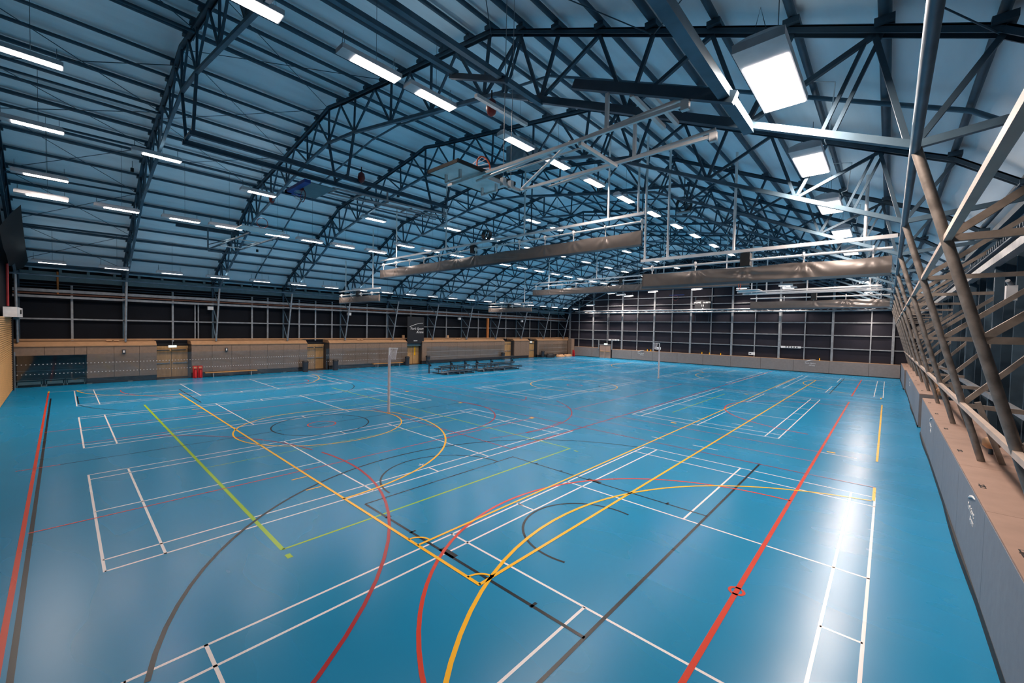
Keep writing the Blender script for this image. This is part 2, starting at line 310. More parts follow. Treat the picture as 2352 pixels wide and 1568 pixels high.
for s in (-1, 1):
    zb = 1.53 if s > 0 else 2.66; k = 18.27+(6.67-zb)*.262
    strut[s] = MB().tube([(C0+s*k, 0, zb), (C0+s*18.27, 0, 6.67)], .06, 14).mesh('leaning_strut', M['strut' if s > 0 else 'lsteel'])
    cx_ = C0+s*20.35
    mm = MB(); w_ = .09 if s > 0 else .06; mm.box((cx_-w_, -w_, 0), (cx_+w_, w_, 6.95)); strut[(s, 'c')] = mm.mesh('column', M['dsteel'])
    P = lambda z: C0+s*(18.27+(6.67-z)*.262)
    parts = []
    for a, b in (((P(5.37), 5.37), (cx_, 5.37)), ((P(4.05), 4.05), (cx_, 4.05)), ((P(5.37), 5.37), (cx_, 6.75)), ((P(4.05), 4.05), (cx_, 5.3)), ((P(max(zb, 2.66)), 2.7), (cx_, 4.0)), ((P(2.66), 2.66), (cx_, 2.62))):
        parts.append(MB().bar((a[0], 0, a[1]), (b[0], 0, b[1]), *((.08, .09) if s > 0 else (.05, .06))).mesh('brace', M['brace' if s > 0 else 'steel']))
    if s > 0: parts.append(MB().bar((P(1.9)-.0, 0, 2.75), (cx_-.45, 0, 1.53), .09).mesh('brace', M['brace']))
    strut[(s, 'b')] = parts
mm = MB(); vd = [MB().bar((C0-.0, 0, 11.9), (C0+.68, 0, 10.05), .08).mesh('hanger', M['dsteel']), MB().bar((C0+2.27, 0, 11.66), (C0+1.75, 0, 10.05), .08).mesh('hanger', M['dsteel']), MB().bar((C0+.68, 0, 10.12), (C0+1.75, 0, 10.12), .08).mesh('hanger', M['dsteel'])]
TY = [-2.2]+[2.4+5*k for k in range(11)]
for k, y in enumerate(TY):
    lab = ('galvanised arched roof truss against the near end wall' if k == 0 else 'galvanised arched roof truss, %s one standing out from the near end wall' % ORD[k-1] if k < 11 else 'galvanised arched roof truss closest to the far charcoal wall')
    t = thing('roof_truss', lab, 'roof truss', (0, y, 0), group='arched roof trusses')
    obj('top_chord', tm['top'], t); obj('bottom_chord', tm['bot'], t)
    for me in webm: obj('web_member', me, t)
    for s in (-1, 1):
        obj('column', strut[(s, 'c')], t)
        obj('leaning_strut', strut[s], t)
        for me in strut[(s, 'b')]: obj('brace', me, t)
    if 1 <= k <= 3:
        for me in vd: obj('hanger', me, t)

# ---- purlins and long members
for i, h in enumerate(PUR):
    mb = MB(); rr = .06 if i % 3 else .075
    mb.tube([(C0+h, YN-.1, roof(h)+.17), (C0+h, YF-.02, roof(h)+.17)], rr, 10)
    side = 'left' if h < 0 else 'right'; nn = 18-i if h < 0 else i-17
    tag(mb.build('purlin', M['dsteel']), 'long dark purlin under the roof lining, %s one %s of the ridge' % (ORD[nn-1], side), 'purlin', 'purlins')
def longtube(name, x, z, r, label, y0=YN, y1=YF-.3, m='steel', square=False, cat='steel tube', group='lengthwise steel tubes'):
    mb = MB()
    if square: mb.bar((x, y0, z), (x, y1, z), r*2, r*2)
    else: mb.tube([(x, y0, z), (x, y1, z)], r, 12)
    return tag(mb.build(name, M[m]), label, cat, group)
longtube('eaves_tube', C0+18.27, 6.6, .055, 'thick round tube linking the heads of the right leaning struts', y1=52.4)
longtube('eaves_tube', C0-18.27, 6.6, .055, 'thick round tube linking the heads of the left leaning struts', y1=52.4)
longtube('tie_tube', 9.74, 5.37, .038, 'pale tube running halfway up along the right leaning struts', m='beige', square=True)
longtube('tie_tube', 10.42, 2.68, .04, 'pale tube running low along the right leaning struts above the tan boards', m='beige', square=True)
longtube('eaves_beam', 11.35, 6.2, .1, 'pale grey beam running along the slatted right wall', m='lsteel', square=True)
longtube('eaves_beam', 11.3, 7.0, .08, 'dark beam under the right edge of the roof lining', m='dsteel', square=True)
longtube('wall_rail', 11.35, 2.5, .06, 'low pale rail along the slatted right wall', m='lsteel', square=True)
mb = MB(); mb.box((11.2, YN, 6.38), (11.5, YF-.3, 6.42))
for i in range(200): mb.box((11.18, YN+.2+i*.28, 6.42), (11.22, YN+.28+i*.28, 6.52))
tag(mb.build('cable_tray', M['dsteel']), 'toothed cable tray resting on the right wall beam', 'cable tray')
for i in range(36):
    y = -1.6+i*1.55
    tag(MB().box((11.72, y-.05, .02), (11.95, y+.06, 6.95)).build('wall_post', M['dsteel' if i % 3 else 'steel']), 'upright cladding post on the slatted right wall, %s from the near end' % ORD[i], 'wall post', 'cladding posts on the right wall')
# beams that carry the ball-game frames
longtube('carrier_beam', 2.84, 9.50, .055, 'square steel beam under the roof ending at the second truss, left of the large one', YN, 7.4, 'steel', True, 'steel beam', 'carrier beams')
longtube('carrier_beam', 1.26, 10.22, .055, 'square steel beam ending at a short crossbeam near the white backboard frame', YN, 6.1, 'steel', True, 'steel beam', 'carrier beams')
longtube('carrier_beam', 7.36, 7.5, .075, 'large square steel beam coming overhead from the camera side', YN, 7.4, 'steel', True, 'steel beam', 'carrier beams')
longtube('carrier_beam', -8.2, 9.98, .065, 'left one of two square beams hung on hangers below the ridge', 2.3, 12.5, 'dsteel', True, 'steel beam', 'carrier beams')
longtube('carrier_beam', -7.13, 9.98, .065, 'right one of two square beams hung on hangers below the ridge', 2.3, 12.5, 'dsteel', True, 'steel beam', 'carrier beams')
tag(MB().bar((1.1,6.03,10.2), (3.0,6.03,9.38), .1, .12).build('crossbeam', M['dsteel']), 'short dark crossbeam with a white channel hung at its end', 'steel beam')
tag(MB().bar((4.75,6.03,8.62), (7.5,6.03,7.4), .1, .16).build('crossbeam', M['dsteel']), 'longer dark crossbeam carrying the white backboard arms', 'steel beam')
tag(MB().bar((2.5,7.4,9.74), (7.4,7.4,7.55), .12, .15).build('crossbeam', M['dsteel']), 'deep dark beam clamped to the second truss above the backboard arms', 'steel beam')
tag(MB().box((1.9,6.1,9.42), (2.0,7.9,9.5)).build('white_channel', M['alu']), 'white channel hanging beyond the short crossbeam beside the red housing', 'channel')
# thin mid bay ribs
for k, y in enumerate((10.0, 25.0, 40.0)):
    mb = MB(); hs = [-20.2,-19.0,-14.5,-9.95,-5,-1.15,1.15,5,9.95,14.5,19.0,20.2]
    mb.tube([(C0+h, y, roof(h)+.02) for h in hs], .045, 8)
    tag(mb.build('roof_rib', M['steel']), ['thin curved rib between the second and third trusses', 'thin curved rib hanging halfway down the hall roof', 'thin curved rib nearest the far wall'][k], 'roof rib', 'thin roof ribs')
# cross bracing of the first bay
t = thing('roof_bracing', 'crossed tie rods and tubes in the roof bay next to the near end wall', 'bracing', (C0, 0, 11), absolute=True)
for i, (h0, h1) in enumerate(((-19.5,-16),(-16,-12.2),(-12.2,-8),(-8,-4.5),(-4.5,-1),(2,6.5),(6.5,11),(11,15.6),(15.6,19.5))):
    for a, b in ((h0, h1), (h1, h0)): MB().tube([(C0+a, -2.2, roof(a)-.05), (C0+b, 2.4, roof(b)-.05)], .014, 6).build('tie_rod', M['dsteel'], t)
    MB().tube([(C0+h0, -2.2, roof(h0)-.2), (C0+h0, 2.4, roof(h0)-.12)], .05, 8).build('strut_tube', M['dsteel'], t)
t = thing('roof_bracing', 'thin crossed tie rods between the first and second roof trusses', 'bracing', (C0, 5, 11), absolute=True)
for h0, h1 in ((-9.95,-5),(-5,0),(0,5),(9.95,14.5),(14.5,19)):
    for a, b in ((h0, h1), (h1, h0)): MB().tube([(C0+a, 2.4, roof(a)-.1), (C0+b, 7.4, roof(b)-.1)], .011, 6).build('tie_rod', M['dsteel'], t)

# ================================================================== LEFT WALL
t = thing('wall_rails', 'galvanised rails and posts in front of the black left wall cladding', 'steel frame', (-29.2, 26, 0), absolute=True)
for z, r, m, x in ((5.8,.09,'lsteel',-29.1), (5.42,.07,'lsteel',-28.9), (4.06,.045,'lsteel',-29.2), (5.62,.045,'brown',-29.2), (6.05,.025,'dsteel',-29.3), (6.22,.02,'dsteel',-29.3), (2.79,.05,'ledge',-28.5)):
    MB().bar((x, YN, z), (x, YF-.3, z), r*1.6, r*2).build('rail', M[m], t)
for y in (0,5,10.05,11.2,13.7,15.1,16.6,20.1,22.3,25.2,30.1,35.2,40.3,45.4,50.4): MB().box((-29.3, y-.055, 2.6), (-29.18, y+.055, 6.2)).build('post', M['lsteel'], t)
for y in (6.3,6.5): MB().box((-29.25, y-.035, 2.6), (-29.18, y+.035, 5.4)).build('post', M['lsteel'], t)
mb = MB(); mb.box((-29.44, YN, 6.42), (-29.28, YF-.3, 6.98))
for i in range(46): mb.cb((-29.1, -1.7+i*1.22, 7.02), (.22, .13, .22))
tag(mb.build('eaves_band', M['teal']), 'grey eaves band with small brackets along the top of the left wall', 'eaves band')
tag(MB().tube([(-29.1,-.6,5.6), (-29.1,-.6,7.0)], .05, 8).build('downpipe', M['orangep']), 'brown vertical pipe at the near end of the left wall rails', 'pipe')
tag(MB().box((-28.85,36.3,2.69), (-28.65,36.55,5.3)).build('downpipe', M['orangep']), 'orange painted post between two struts near the far left', 'pipe')
for y, k in ((7.0,0), (17.9,1), (31.6,2), (43.0,3)):
    tag(MB().box((-28.95, y, 5.0), (-28.75, y+.35, 5.25)).build('junction_box', M['whitep']), 'small white box under the left wall rail, %s from the near end' % ORD[k], 'junction box', 'rail boxes')
# padded lower wall with door recesses
OP = [(3.96,5.88),(13.94,15.87),(24.0,25.9),(38.9,40.8),(43.9,45.8)]
seg = []; y = YN
for a, b in OP: seg.append((y, a)); y = b
seg.append((y, YF-.1))
SN = ['beside the near corner', 'between the double door and the bin door', 'between the bin door and the banner door', 'between the banner door and the fourth door', 'between the two farthest doors', 'at the far left corner']
for k, (a, b) in enumerate(seg):
    t = thing('wall_padding', 'taupe padded wall panels with timber ledge %s' % SN[k], 'wall padding', (XL, (a+b)/2, 0), absolute=True, group='padded side wall sections')
    yy = a
    while yy < b-.05:
        e = min(yy+1.235, b); z0 = .36; hh = 2.42
        if k == 0 and e < .7: z0 = 1.86
        if k == 0 and yy < .6 < e: e = .6; z0 = 1.86
        MB().box((XL-.12, yy+.008, z0), (XL, e-.008, hh)).build('pad', M['pad'], t); yy = e
    MB().box((XL-.3, a, 0), (XL-.05, b, .38)).build('plinth', M['plinth'], t) if not (k == 0) else MB().box((XL-.3, .6, 0), (XL-.05, b, .38)).build('plinth', M['plinth'], t)
    mb = MB(); mb.add([(XL-.02,a,2.42),(XL-.02,b,2.42),(XL-.35,b,2.66),(XL-.35,a,2.66),(XL-1.45,a,2.7),(XL-1.45,b,2.7),(XL-1.45,a,2.42),(XL-1.45,b,2.42)], [(0,1,2,3),(3,2,5,4),(0,6,7,1),(4,5,7,6),(0,3,4,6),(1,7,5,2)]); mb.build('ledge', M['ledge'], t)
    MB().box((XL-.02, a, 2.38), (XL+.05, b, 2.44)).build('edge_trim', M['ledge'], t)
    for q in (a, b):
        if q not in (YN, YF-.1): s = .1 if q == a else -.1; MB().box((XL-1.4, min(q, q+s), 0), (XL-.13, max(q, q+s), 2.42)).build('return_panel', M['bin'], t)
# unlit recess behind the near end of the glass with a pale bench unit
t = thing('storage_recess', 'black storage opening behind dotted glass at the near corner', 'recess', (XL-.6, -.9, 0), absolute=True)
MB().box((XL-.9, YN, 0), (XL-.8, .6, 1.86)).build('back_panel', M['banner'], t); MB().box((XL-.8, .55, 0), (XL-.1, .62, 1.86)).build('side_panel', M['banner'], t)
MB().box((XL-.5, YN, .9), (XL-.47, .5, .93)).build('shelf_rail', M['dsteel'], t)
for k, (a, b) in enumerate(((-2.3,-1.25),(-1.15,-.35),(-.3,.55))):
    u = thing('low_trolley', 'pale grey low shelf unit behind the glass, %s from the near corner' % ORD[k], 'shelf unit', (XL-.4, (a+b)/2, 0), absolute=True, group='low shelf units')
    MB().box((XL-.6, a, .3), (XL-.2, b, .36)).build('shelf', M['teal'], u); MB().box((XL-.22, a, .12), (XL-.2, b, .36)).build('front_panel', M['teal'], u)
    for q in (a+.05, b-.05): MB().box((XL-.25, q-.025, 0), (XL-.2, q+.025, .3)).build('leg', M['teal'], u)
# doors
def door(n, a, b, label, kind='double', z1=2.12):
    x = XL-(1.25 if n < 3 else .65)
    d = tag(MB().box((x-.06, a, z1), (x+.02, b, z1+.16)).build('door_%d' % n, M['wood']), label, 'door', kind='structure')
    MB().box((x-.12, a, 0), (x-.08, b, 2.45)).build('backing', M['banner'], d)
    c_ = (a+b)/2
    for p0, p1 in (((a+.02, c_-.01), (c_+.01, b-.02)) if kind == 'double' else ((a+.1, a+(b-a)*.58), (a+(b-a)*.6, b-.02))):
        lf = MB().box((x-.05, p0, .03), (x, p1, z1-.02)).build('door_leaf', M['wood'], d)
        if kind != 'glazed':
            MB().box((x, p0+.06, 1.0), (x+.07, p1-.06, 1.07)).build('push_bar', M['lsteel'], lf); MB().box((x, p0, z1-.16), (x+.05, p1-.1, z1-.1)).build('door_closer', M['dsteel'], lf)
        else:
            MB().box((x, p0+.15, .95), (x+.02, p0+.32, 1.9)).build('vision_panel', M['yellow' if p0 > c_-.2 else 'banner'], lf)
        MB().box((x, p1-.14, 1.02), (x+.03, p1-.1, 1.16)).build('handle', M['lsteel'], lf)
    return d
d = door(1, *OP[0], 'tan double fire door with push bars in the first recess of the left wall')
door(2, *OP[1], 'tan timber door between two dark bins in the left wall', 'single')
door(3, *OP[2], 'tan double door with yellow window strips under the black banner', 'glazed', 1.95)
door(4, *OP[3], 'tan door in the fourth recess, behind the bleacher end', 'single'); door(5, *OP[4], 'tan door below a lit exit sign near the far corner', 'double')
def exit_sign(x, y, z, label, face='x'):
    t = thing('exit_sign', label, 'exit sign', (x, y, z), absolute=True)
    if face == 'x':
        MB().box((x-.04, y-.24, z-.08), (x+.0, y+.24, z+.08)).build('housing', M['whitep'], t); mb = MB().box((x, y-.21, z-.06), (x+.008, y+.21, z+.06)); mb.build('lit_face', M['exitg'], t)
        MB().box((x-.03, y-.02, z+.08), (x-.01, y+.02, 2.76)).build('hanging_bracket', M['lsteel'], t)
        U, V, O = (0, 1, 0), (0, 0, 1), (x+.012, y, z-.035)
    else:
        MB().box((x-.3, y, z-.12), (x+.3, y+.04, z+.12)).build('housing', M['whitep'], t); MB().box((x-.26, y-.008, z-.09), (x+.26, y, z+.09)).build('lit_face', M['exitg'], t)
        U, V, O = (1, 0, 0), (0, 0, 1), (x, y-.012, z-.04)
    o = lettering(t, 'EXIT', .1, U, V, Vector(O)-t.location, M['banner']); return t
exit_sign(-28.5, 4.88, 2.28, 'lit exit sign above the near double door'); exit_sign(-28.5, 44.9, 2.2, 'small lit exit sign above the farthest left door')
exit_sign(-21.6, 53.9, 2.05, 'lit exit sign above the far wall door', 'y')
# dotted clear screens
for k, (a, b) in enumerate(((YN+.1, 14.6), (15.5, 24.0), (26.4, 38.6), (46.0, 53.0))):
    t = thing('glass_screen', 'clear screen with two rows of white dots, %s from the near corner' % ORD[k], 'glass screen', (XL+.12, (a+b)/2, 0), absolute=True, group='dotted screens')
    MB().box((XL+.115, a, .05), (XL+.125, b, 1.9)).build('pane', M['glass'], t)
    mb = MB(); y = a+.08
    while y < b-.05:
        for z in (.76, 1.34): mb.cb((XL+.13, y, z), (.004, .05, .035))
        y += .1665
    mb.build('white_dots', M['whitep'], t)['kind'] = 'stuff'
    mb = MB(); y = a+1.2
    while y < b: mb.box((XL+.05, y-.22, 0.009), (XL+.15, y+.02, .05)); y += 1.9
    mb.build('floor_clips', M['teal'], t)['kind'] = 'stuff'
# bins, benches, extinguishers
def bin_(x, y, label, r=.24, h=.95):
    t = thing('litter_bin', label, 'bin', (x, y, 0), group='dark litter bins')
    MB().tube([(0,0,0),(0,0,h*.85)], [r*.85, r], 16).build('body', M['bin'], t); MB().tube([(0,0,h*.85),(0,0,h*.9),(0,0,h)], [r*1.1, r*1.1, r*.8], 16).build('lid', M['rubber'], t); return t
bin_(-27.4, 13.55, 'dark round litter bin left of the second timber door'); bin_(-27.3, 16.1, 'dark round litter bin right of the second timber door')
bin_(-27.5, 23.7, 'dark litter bin left of the banner door'); bin_(-27.5, 26.3, 'dark litter bin right of the banner door, before the bleacher')
bin_(-27.6, 38.2, 'dark litter bin behind the right end of the bleacher'); bin_(-27.5, 46.4, 'dark square looking bin beside the farthest left door')
def bench(a, b, label):
    t = thing('wall_bench', label, 'bench', (-27.55, (a+b)/2, 0), absolute=True, group='low timber benches')
    MB().box((-27.7, a, .32), (-27.42, b, .37)).build('seat', M['bench'], t)
    for y in (a+.5, b-.4): MB().box((-27.6, y-.03, 0), (-27.5, y+.03, .32)).build('leg', M['lsteel'], t)
bench(6.6, 9.95, 'long low timber bench right of the red extinguisher stand'); bench(19.9, 23.2, 'long low timber bench before the banner door')
t = thing('extinguisher_stand', 'red double fire extinguisher stand right of the near double door', 'extinguisher stand', (-27.65, 6.18, 0), absolute=True)
for y in (6.03, 6.33):
    MB().box((-27.72, y-.13, .0), (-27.66, y+.13, .88)).build('back_plate', M['redp'], t); MB().box((-27.66, y-.08, .7), (-27.655, y+.08, .82)).build('sign_plate', M['mdf'], t)
    MB().tube([(-27.58, y, .05), (-27.58, y, .5), (-27.58, y, .58), (-27.58, y, .63)], [.07, .07, .03, .03], 12).build('cylinder', M['redp'], t); MB().box((-27.6,y-.06,.6),(-27.56,y+.06,.66)).build('valve', M['rubber'], t)
for k, (y, z) in enumerate(((2.3,2.0), (8.0,2.0))):
    t = thing('wall_dispenser', 'small dark wall unit with white window on the padding, %s from the near corner' % ORD[k], 'wall unit', (XL+.04, y, z), absolute=True, group='small wall units')
    MB().box((XL, y-.08, z-.14), (XL+.1, y+.08, z+.14)).build('case', M['bin'], t); MB().box((XL+.1, y-.04, z-.06), (XL+.105, y+.04, z+.08)).build('window', M['whitep'], t)
# banner over the third door
t = thing('hanging_banner', 'black banner with white swoosh and York Sport Arena lettering over a door', 'banner', (-28.05, 25.1, 3.4), absolute=True)
MB().box((-28.12, 24.05, 2.25), (-28.08, 26.15, 5.1)).build('cloth', M['banner'], t)
mb = MB(); pts = [(-28.07, 24.3+1.7*k/12, 4.02+.42*math.sin(math.pi/2*k/12)) for k in range(13)]; mb.tube(pts, .022, 6); mb.build('swoosh', M['whitep'], t)
lettering(t, 'York Sport', .37, (0,1,0), (0,0,1), Vector((-28.07,25.2,3.72))-t.location, M['whitep'], .3); lettering(t, 'Arena', .37, (0,1,0), (0,0,1), Vector((-28.07,25.6,3.36))-t.location, M['whitep'], .3)
lettering(t, 'HEAD IN', .12, (0,1,0), (0,0,1), Vector((-28.07,25.1,2.5))-t.location, M['whitep'], 0) if 0 else MB().box((-28.075,24.85,2.5),(-28.07,25.3,2.58)).build('white_bar', M['whitep'], t)
tag(MB().box((-28.5,24.0,1.98),(-28.3,25.9,2.25)).build('door_header', M['teal']), 'grey header strip above the banner door', 'header')
for k, y in enumerate((23.95, 29.9)): tag(MB().box((-28.75,y-.12,2.70),(-28.6,y+.12,3.12)).build('loudspeaker', M['mdf']), ['small tan box left of the black banner', 'small tan box on the wall right of the banner'][k], 'box')
for k, y in enumerate((1.5, 18.6, 30.9)):
    for q in (0, .35): tag(MB().box((-28.45,y+q,2.68),(-28.25,y+q+.26,2.74)).build('timber_offcut', M['mdf']), 'small pale block lying on the timber ledge, %s pair from the near end' % ORD[k], 'block', 'blocks on the ledge')

# ================================================================== NEAR LEFT END: shutter and pier
t = thing('roller_shutter', 'tan horizontally slatted roller shutter at the near end wall', 'roller shutter', (-15, YN, 0), absolute=True)
mb = MB(); z = .03
while z < 4.1: mb.add([(-26.9,YN+.03,z),(-4,YN+.03,z),(-4,YN+.075,z+.05),(-26.9,YN+.075,z+.05),(-4,YN+.03,z+.098),(-26.9,YN+.03,z+.098)], [(0,1,2,3),(3,2,4,5)]); z += .1
mb.build('slats', M['shutter'], t)['kind'] = 'stuff'
MB().box((-27.0, YN, 0), (-26.88, YN+.12, 4.15)).build('guide', M['rubber'], t); MB().box((-27.35, YN, 4.12), (-23.0, YN+.45, 4.62)).build('motor_box', M['whitep'], t)
b = MB().tube([(-25.2, YN+.45, 4.4), (-25.2, YN+.5, 4.4)], .12, 12).build('fan_grille', M['rubber'], t)
MB().box((-28.2, YN+.1, 3.98), (-27.45, YN+.3, 4.5)).build('end_box', M['teal'], t)
t = thing('corner_pier', 'taupe corner pier between the shutter and the dotted glass', 'pier', (-27.9, YN, 0), absolute=True)
MB().box((-27.62, YN-.1, 0), (-27.05, YN+.06, 2.45)).build('panel', M['pad'], t); MB().box((-27.95, YN+.06, 1.5), (-27.1, YN+.07, 2.25)).build('dark_panel', M['bin'], t); MB().box((-28.02, YN+.0, 0), (-27.94, YN+.12, 2.1)).build('edge_post', M['lsteel'], t)
mb = MB(); n = 14; vs = []
for i in range(n+1):
    f = i/n; x = -20.0-8.3*f; zt = 9.2-1.75*f-.35*math.sin(math.pi*f); vs += [(x, YN+.75-.1*f, zt), (x, YN+.45, zt-.45), (x, YN+.1, zt-1.15+.5*f+.08*math.sin(f*19))]
mb.add(vs, [q for i in range(n) for q in ((3*i,3*i+3,3*i+4,3*i+1), (3*i+1,3*i+4,3*i+5,3*i+2))], 0, True)
tag(mb.build('slung_sheet', M['rubber']), 'dark sagging sheet slung under the roof at the near left corner', 'rolled sheet')
tag(MB().tube([(-24.9,YN+.05,4.7),(-24.9,YN+.05,6.9)], .05, 8).build('riser_pipe', M['redpipe']), 'red vertical pipe above the shutter box', 'pipe')

# ================================================================== RIGHT SIDE PADDED BOXES
def logo(parent, u, v, org, size):                       # white swoosh and lettering
    U = Vector(u); V = Vector(v); O = Vector(org); mb = MB()
    pts = [O+U*(size*(-1.1+2.3*k/10))+V*(size*(.55+.55*math.sin(math.pi/2*k/10))) for k in range(11)]
    mb.tube(pts, [size*.03+size*.05*math.sin(math.pi*k/10) for k in range(11)], 6); mb.v = [tuple(Vector(q)) for q in mb.v]; mb.build('swoosh', M['whitep'], parent)
    lettering(parent, 'York Sport', size*.5, u, v, O-parent.location, M['whitep'], .25); lettering(parent, 'Arena', size*.5, u, v, O-V*(size*.5)+U*(size*.4)-parent.location, M['whitep'], .25)
edges = [-2.3, .0, 2.75, 5.75, 8.75, 11.75, 14.75, 17.75, 20.8, 23.95]
edges2 = [25.65, 28.9, 31.9, 34.9, 37.9, 41.0, 43.3]; edges3 = [43.45, 46.9, 50.4, 54.1]
k = 0
for ed, bx, xf in ((edges, 'nearer', 10.37), (edges2, 'middle', 10.35), (edges3, 'farthest', 10.24)):
    for a, b in zip(ed, ed[1:]):
        lab = 'grey blue padded wall box with tan top, %s one along the right side' % ORD[k]
        t = thing('padded_box', lab, 'padded box', (10.8, (a+b)/2, 0), absolute=True, group='right side padded boxes')
        fa = MB().box((xf, a+.006, .1), (xf+.08, b-.006, 1.5)).build('front_pad', M['padr'], t)
        MB().box((xf+.005, a+.004, 1.49), (11.28, b-.004, 1.53)).build('top_board', M['top'], t)
        m_ = MB(); n = 12; vs = []
        for i in range(n+1):
            y = a+(b-a)*i/n; d = .02+.03*max(0, math.sin(y*.62+.7)); vs += [(xf-d, y, .0), (xf-d+.015, y, .1), (xf+.07, y, .1), (xf+.07, y, 0)]
        for i in range(n): m_.add(vs[4*i:4*i+8], [(0,4,5,1),(1,5,6,2)])
        m_.build('skirting', M['rubber'], t)
        MB().box((11.24, a, .0), (11.28, b, 1.49)).build('back_board', M['dsteel'], t)
        if a in (-2.3, 25.65, 43.45) or b in (23.95, 43.3):
            q = a if a in (-2.3, 25.65, 43.45) else b-.08
            MB().box((xf+.02, q, .02), (11.26, q+.08, 1.49)).build('end_panel', M['padfar'], t)
        c_ = (a+b)/2; mb = MB(); X = 10.51
        mb.box((X-.035,c_-.13,1.53),(X+.035,c_-.03,1.534)); mb.box((X-.045,c_-.015,1.53),(X+.045,c_+.005,1.534)); mb.box((X-.035,c_+.02,1.53),(X+.035,c_+.12,1.534)); mb.build('slot_marks', M['rubber'], t)
        mb = MB(); mb.box((X-.018,c_-.11,1.534),(X+.018,c_-.05,1.5345)); mb.box((X-.018,c_+.04,1.534),(X+.018,c_+.1,1.5345)); mb.build('slot_centres', M['top'], t)
        if k in (4, 7, 12): logo(t, (0,-1,0), (0,0,1), (xf-.004, c_-.25, 1.1), .3)
        k += 1
tag(MB().tube([(10.98,13.35,1.66),(10.98,13.35,1.72),(10.98,13.35,1.84),(10.98,13.35,1.9)], [.07,.14,.14,.07], 16).build('wicker_ball', M['mdf']), 'tan round object resting on the boards behind the second visible strut base', 'round object')
tag(MB().tube([(10.98,13.35,1.53),(10.98,13.35,1.66)], .04, 8).build('ball_stem', M['dsteel']), 'short dark stem under the tan round object', 'stem')
for i, y in enumerate((26.0, 26.9, 30.2)): tag(MB().cb((11.08, y, 1.62), (.25, .4, .16)).build('timber_crate', M['mdf']), 'tan box stacked behind the strut bases, %s from the near side' % ORD[i], 'box', 'tan boxes on the ledge')
t = thing('wall_camera', 'small pale wall device high on the right wall posts', 'wall device', (11.6, 16.2, 5.3), absolute=True)
MB().box((11.5,16.6,5.1),(11.7,16.8,5.5)).build('case', M['whitep'], t); MB().tube([(11.6,16.7,5.5),(11.5,16.5,5.62)], .05, 8).build('lens', M['lsteel'], t)

# ================================================================== FAR WALL ITEMS
xs_ = [10.2,7.9,4.75,1.6,-1.55,-4.7,-7.9,-11.1,-14.4,-17.5,-20.6]
for i, (b, a) in enumerate(zip(xs_, xs_[1:])):
    t = thing('wall_pad', 'grey padded panel along the foot of the far wall, %s from the right corner' % ORD[i], 'wall pad', ((a+b)/2, YF-.3, 0), absolute=True, group='far wall pads')
    MB().box((a+.01, YF-.42, .08), (b-.01, YF-.26, 1.33)).build('pad', M['padfar'], t); MB().box((a, YF-.42, 1.33), (b, YF, 1.37)).build('cap', M['ledge'], t); MB().box((a, YF-.40, 0), (b, YF-.28, .08)).build('kickboard', M['rubber'], t)
    if i in (2, 8): logo(t, (1,0,0), (0,0,1), ((a+b)/2-.2 if i == 8 else a+1.5, YF-.425, .95), .42)
for i, (a, b) in enumerate(((-24.0,-22.7),(-27.2,-24.0))):
    t = thing('wall_pad', ['grey padded panel left of the far door', 'grey padded panel in the far left corner'][i], 'wall pad', ((a+b)/2, YF-.3, 0), absolute=True, group='far wall pads')
    MB().box((a+.01, YF-.42, .08), (b-.01, YF-.26, 1.45)).build('pad', M['padfar'], t); MB().box((a, YF-.42, 1.45), (b, YF, 1.49)).build('cap', M['ledge'], t)
tag(MB().box((-27.86,YF-1.2,0),(-27.2,YF-.43,2.65)).build('corner_pad', M['pad']), 'tall pale padded corner where the left and far walls meet', 'corner padding')
d = tag(MB().box((-22.72,YF-.5,1.95),(-20.7,YF-.3,2.02)).build('door_6', M['lsteel']), 'tan double door in the far wall', 'door', kind='structure')
for a, b in ((-22.6,-21.72),(-21.68,-20.8)):
    lf = MB().box((a,YF-.48,.02),(b,YF-.42,1.93)).build('door_leaf', M['top'], d); MB().box((a+.1,YF-.54,.95),(b-.1,YF-.49,1.02)).build('push_bar', M['wood'], lf)
for x in (-22.8,-20.6): tag(MB().box((x-.05,YF-.55,1.3),(x+.05,YF-.4,2.7)).build('door_post', M['lsteel']), 'pale post on the %s side of the far door' % ('left' if x < -22 else 'right'), 'post')
t = thing('scoreboard', 'black scoreboard with white lettering high on the far wall', 'scoreboard', (-8.15, YF-.4, 7.5), absolute=True)
MB().box((-9.08,YF-.5,6.9),(-7.22,YF-.3,8.15)).build('case', M['banner'], t)
for tx, x, z, s in (('HOME',-8.75,7.75,.3), ('GUESTS',-7.65,7.75,.26), ('1',-8.2,7.35,.35), ('1',-8.0,7.35,.35), ('0',-8.1,6.98,.28)): lettering(t, tx, s, (1,0,0), (0,0,1), Vector((x,YF-.51,z))-t.location, M['led'])
for x in (-9.0,-7.35): MB().box((x-.02,YF-.4,5.3),(x+.02,YF-.35,8.5)).build('cable', M['dsteel'], t)
for x0, x1, z0, z1, lab in ((-2.85,-2.2,1.58,1.9,'small white notice on the far wall between two posts'), (-14.15,-13.4,1.65,1.98,'small white notice behind the far netball post')):
    t = thing('notice', lab, 'sign', ((x0+x1)/2, YF-.2, z0), absolute=True); MB().box((x0,YF-.22,z0),(x1,YF-.18,z1)).build('board', M['whitep'], t); MB().box((x0+.08,YF-.225,z0+.1),(x0+.28,YF-.22,z0+.2)).build('dark_mark', M['banner'], t)
